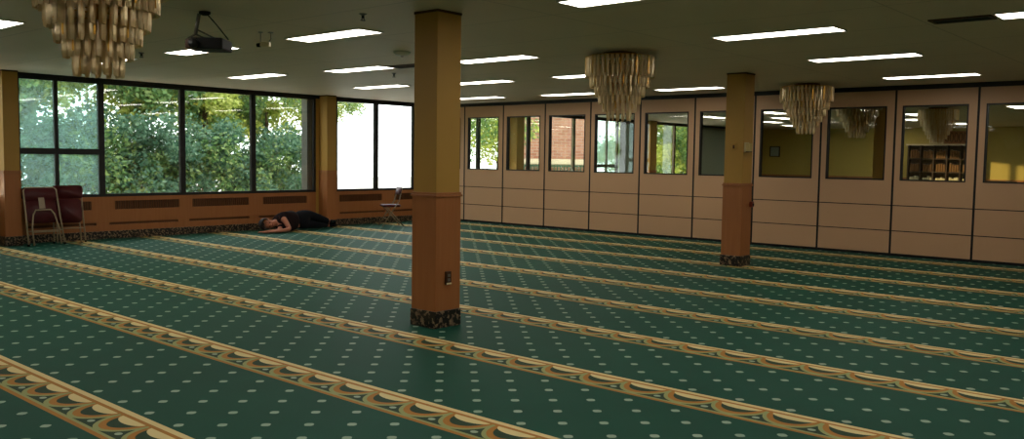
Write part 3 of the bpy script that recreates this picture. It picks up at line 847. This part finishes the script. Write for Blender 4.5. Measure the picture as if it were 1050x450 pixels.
# ------------------------------------------------------------------ outside
GZ = -1.2
struct(MB().box(-40, 90, YW + .3, 90, GZ - .2, GZ).build('trim_4', M['pavement'])).name = 'ground'
def foliage_mesh(name, seed, n, rx, ry, rz, size, mats):
    r = random.Random(seed); verts = []; faces = []; mi = []
    clumps = []
    for i in range(42):
        while True:
            p = Vector((r.uniform(-1, 1), r.uniform(-1, 1), r.uniform(-1, 1)))
            if p.length < 1: break
        clumps.append((Vector((p.x * rx, p.y * ry, p.z * rz)), r.uniform(.28, .6), r.choice(range(len(mats)))))
    for i in range(n):
        c, cr, m = clumps[r.randrange(len(clumps))]
        d = Vector((r.gauss(0, 1), r.gauss(0, 1), r.gauss(0, .8)))
        d = d.normalized() * cr * r.uniform(.3, 1.0) ** .6
        p = c + d
        u = Vector((r.gauss(0, 1), r.gauss(0, 1), r.gauss(-.4, .7))).normalized()
        w = u.cross(Vector((r.gauss(0, 1), r.gauss(0, 1), r.gauss(0, 1)))).normalized()
        nrm = u.cross(w)
        L = size * r.uniform(.7, 1.3); B = L * .30
        k = len(verts)
        verts += [p, p + u * L * .45 + w * B + nrm * L * .05, p + u * L, p + u * L * .45 - w * B + nrm * L * .05]
        faces += [(k, k + 1, k + 2), (k, k + 2, k + 3)]; mi += [m, m]
    me = bpy.data.meshes.new(name); me.from_pydata([tuple(v) for v in verts], [], faces)
    for m in mats: me.materials.append(M[m])
    me.polygons.foreach_set('material_index', mi)
    return me
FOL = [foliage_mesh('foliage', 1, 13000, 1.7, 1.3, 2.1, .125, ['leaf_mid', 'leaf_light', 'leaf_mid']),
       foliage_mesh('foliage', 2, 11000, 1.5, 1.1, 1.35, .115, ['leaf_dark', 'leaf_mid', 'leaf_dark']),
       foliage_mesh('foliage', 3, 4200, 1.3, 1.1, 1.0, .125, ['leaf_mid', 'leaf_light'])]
def trunk_mesh(seed, h):
    r = random.Random(seed); b = MB()
    pts = [(0, 0, 0)]
    for i in range(1, 6): pts.append((pts[-1][0] + r.uniform(-.08, .08), pts[-1][1] + r.uniform(-.08, .08), h * i / 5))
    b.tube(pts, [.13, .11, .095, .08, .06, .04], 8)
    for i in range(7 if h < 4.8 else 0):
        p = Vector(pts[2 + i % 3]); a = r.uniform(0, 2 * PI); q = p + Vector((math.cos(a) * .9, math.sin(a) * .8, r.uniform(.3, .9)))
        b.tube([p, (p + q) / 2 + Vector((0, 0, .08)), q], [.04, .028, .012], 6)
    return b
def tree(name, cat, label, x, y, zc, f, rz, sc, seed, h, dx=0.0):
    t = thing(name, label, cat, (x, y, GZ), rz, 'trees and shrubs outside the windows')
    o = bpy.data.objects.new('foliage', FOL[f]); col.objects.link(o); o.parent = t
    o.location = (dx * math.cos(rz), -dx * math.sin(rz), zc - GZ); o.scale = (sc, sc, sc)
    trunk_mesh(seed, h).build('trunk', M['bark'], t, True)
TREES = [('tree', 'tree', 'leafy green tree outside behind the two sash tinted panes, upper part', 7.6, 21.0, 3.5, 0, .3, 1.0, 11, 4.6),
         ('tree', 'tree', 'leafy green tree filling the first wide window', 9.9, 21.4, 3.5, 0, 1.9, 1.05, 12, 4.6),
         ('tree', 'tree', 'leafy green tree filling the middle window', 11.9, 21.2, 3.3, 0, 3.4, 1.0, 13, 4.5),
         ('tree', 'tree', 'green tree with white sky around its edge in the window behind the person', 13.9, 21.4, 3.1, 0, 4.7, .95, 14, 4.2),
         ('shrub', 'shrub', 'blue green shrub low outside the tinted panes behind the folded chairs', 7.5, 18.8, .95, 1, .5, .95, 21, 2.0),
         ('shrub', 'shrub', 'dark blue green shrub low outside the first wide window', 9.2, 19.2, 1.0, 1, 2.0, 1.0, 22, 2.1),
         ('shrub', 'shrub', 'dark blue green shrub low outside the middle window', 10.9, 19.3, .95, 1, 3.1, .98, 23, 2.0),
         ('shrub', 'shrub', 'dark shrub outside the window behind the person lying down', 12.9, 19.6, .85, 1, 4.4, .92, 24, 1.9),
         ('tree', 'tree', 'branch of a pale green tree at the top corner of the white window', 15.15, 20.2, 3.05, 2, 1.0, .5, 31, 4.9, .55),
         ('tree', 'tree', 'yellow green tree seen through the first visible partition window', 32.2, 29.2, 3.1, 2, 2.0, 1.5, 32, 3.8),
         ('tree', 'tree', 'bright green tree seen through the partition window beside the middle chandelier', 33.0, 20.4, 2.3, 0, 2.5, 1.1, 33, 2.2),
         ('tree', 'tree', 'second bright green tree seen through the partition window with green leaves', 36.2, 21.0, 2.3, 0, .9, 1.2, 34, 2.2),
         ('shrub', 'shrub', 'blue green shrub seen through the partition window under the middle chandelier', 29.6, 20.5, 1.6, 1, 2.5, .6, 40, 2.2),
         ('tree', 'tree', 'tree outside beyond the picture edge by the window wall', 4.6, 20.4, 2.4, 0, 5.1, 1.05, 35, 3.8),  # unseen trees from here on are added to block the low sun
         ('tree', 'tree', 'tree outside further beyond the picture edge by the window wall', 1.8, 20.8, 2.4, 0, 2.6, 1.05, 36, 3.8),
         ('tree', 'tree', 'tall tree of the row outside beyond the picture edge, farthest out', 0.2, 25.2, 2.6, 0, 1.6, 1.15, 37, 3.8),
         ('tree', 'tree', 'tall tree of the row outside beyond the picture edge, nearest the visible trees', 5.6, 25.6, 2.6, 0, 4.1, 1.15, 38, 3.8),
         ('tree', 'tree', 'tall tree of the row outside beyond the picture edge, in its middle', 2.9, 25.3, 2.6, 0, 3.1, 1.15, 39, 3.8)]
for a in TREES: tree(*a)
# brick building across the yard, seen through the partition glass
t = thing('brick_building', 'pink brick building with pale ledge seen through the partition glass', 'building', (37.6, 29.9, GZ), -math.radians(49))
MB().box(-2.5, 2.3, 0, 5, 0, 9).build('wall', M['brick'], t)
tag(MB().box(-2.6, 2.4, -.35, 0, 2.42, 2.70, .02).build('ledge', M['stone'], t), 'pale stone ledge')
rl = MB()
for i in range(27): rl.box(-2.5 + i * .18, -2.5 + i * .18 + .05, -.5, -.44, .2, 2.3)
rl.box(-2.6, 2.4, -.52, -.42, 2.3, 2.38); rl.build('railing', M['green_frame'], t)
for i, x in enumerate((-1.3, 1.1)):
    w = MB().box(x - .5, x + .5, -.05, .02, 6.0, 8.0, .01).build('window', M['green_frame'], t)
    MB().box(x - .42, x + .42, -.07, -.05, 6.1, 7.9).build('window_pane', M['dark_band'], w)
MB().box(-2.6, 2.4, -.3, 6.1, 9, 9.3).build('roof', M['stone'], t)

# ------------------------------------------------------------------ light from outside
w = bpy.data.worlds.new('sky'); scene.world = w; w.use_nodes = True
nt = w.node_tree; nt.nodes.clear()
wo = nt.nodes.new('ShaderNodeOutputWorld'); bg = nt.nodes.new('ShaderNodeBackground')
bg.inputs[0].default_value = (.93, .97, 1.0, 1); bg.inputs[1].default_value = 4.5
nt.links.new(bg.outputs[0], wo.inputs[0])
sd = bpy.data.lights.new('low_sun', 'SUN'); sd.energy = 7.0; sd.color = (1, .74, .40); sd.angle = math.radians(.6)
so = bpy.data.objects.new('low_sun', sd); col.objects.link(so)
el = math.radians(6.0)
d = Vector((.57, -.82, 0)).normalized() * math.cos(el) + Vector((0, 0, -math.sin(el)))
so.rotation_euler = d.to_track_quat('-Z', 'Y').to_euler(); so.location = (0, 30, 10)

# ------------------------------------------------------------------ camera
f_px, yaw, pitch, roll = 894.016, .7177, -.0697, .0147
F = Vector((math.cos(yaw) * math.cos(pitch), math.sin(yaw) * math.cos(pitch), math.sin(pitch)))
R = Vector((math.sin(yaw), -math.cos(yaw), 0)); U = R.cross(F)
R2 = R * math.cos(roll) + U * math.sin(roll); U2 = -R * math.sin(roll) + U * math.cos(roll)
cd = bpy.data.cameras.new('camera'); cam = bpy.data.objects.new('camera', cd); col.objects.link(cam)
cd.sensor_width = 36; cd.lens = f_px * 36 / 1050; cd.clip_end = 300; cd.clip_start = .05
m = Matrix((R2, U2, -F)).transposed().to_4x4(); m.translation = (0, 0, 1.5)
cam.matrix_world = m
scene.camera = cam

# ------------------------------------------------------------------ colour management and sampling comfort
vs = scene.view_settings
vs.view_transform = 'Standard'; vs.look = 'None'; vs.gamma = 1.0; vs.exposure = 0.0; vs.use_curve_mapping = False
cy = scene.cycles
cy.use_denoising = True
cy.max_bounces = 8; cy.transparent_max_bounces = 24; cy.diffuse_bounces = 5
cy.sample_clamp_indirect = 6.0
cy.use_light_tree = True
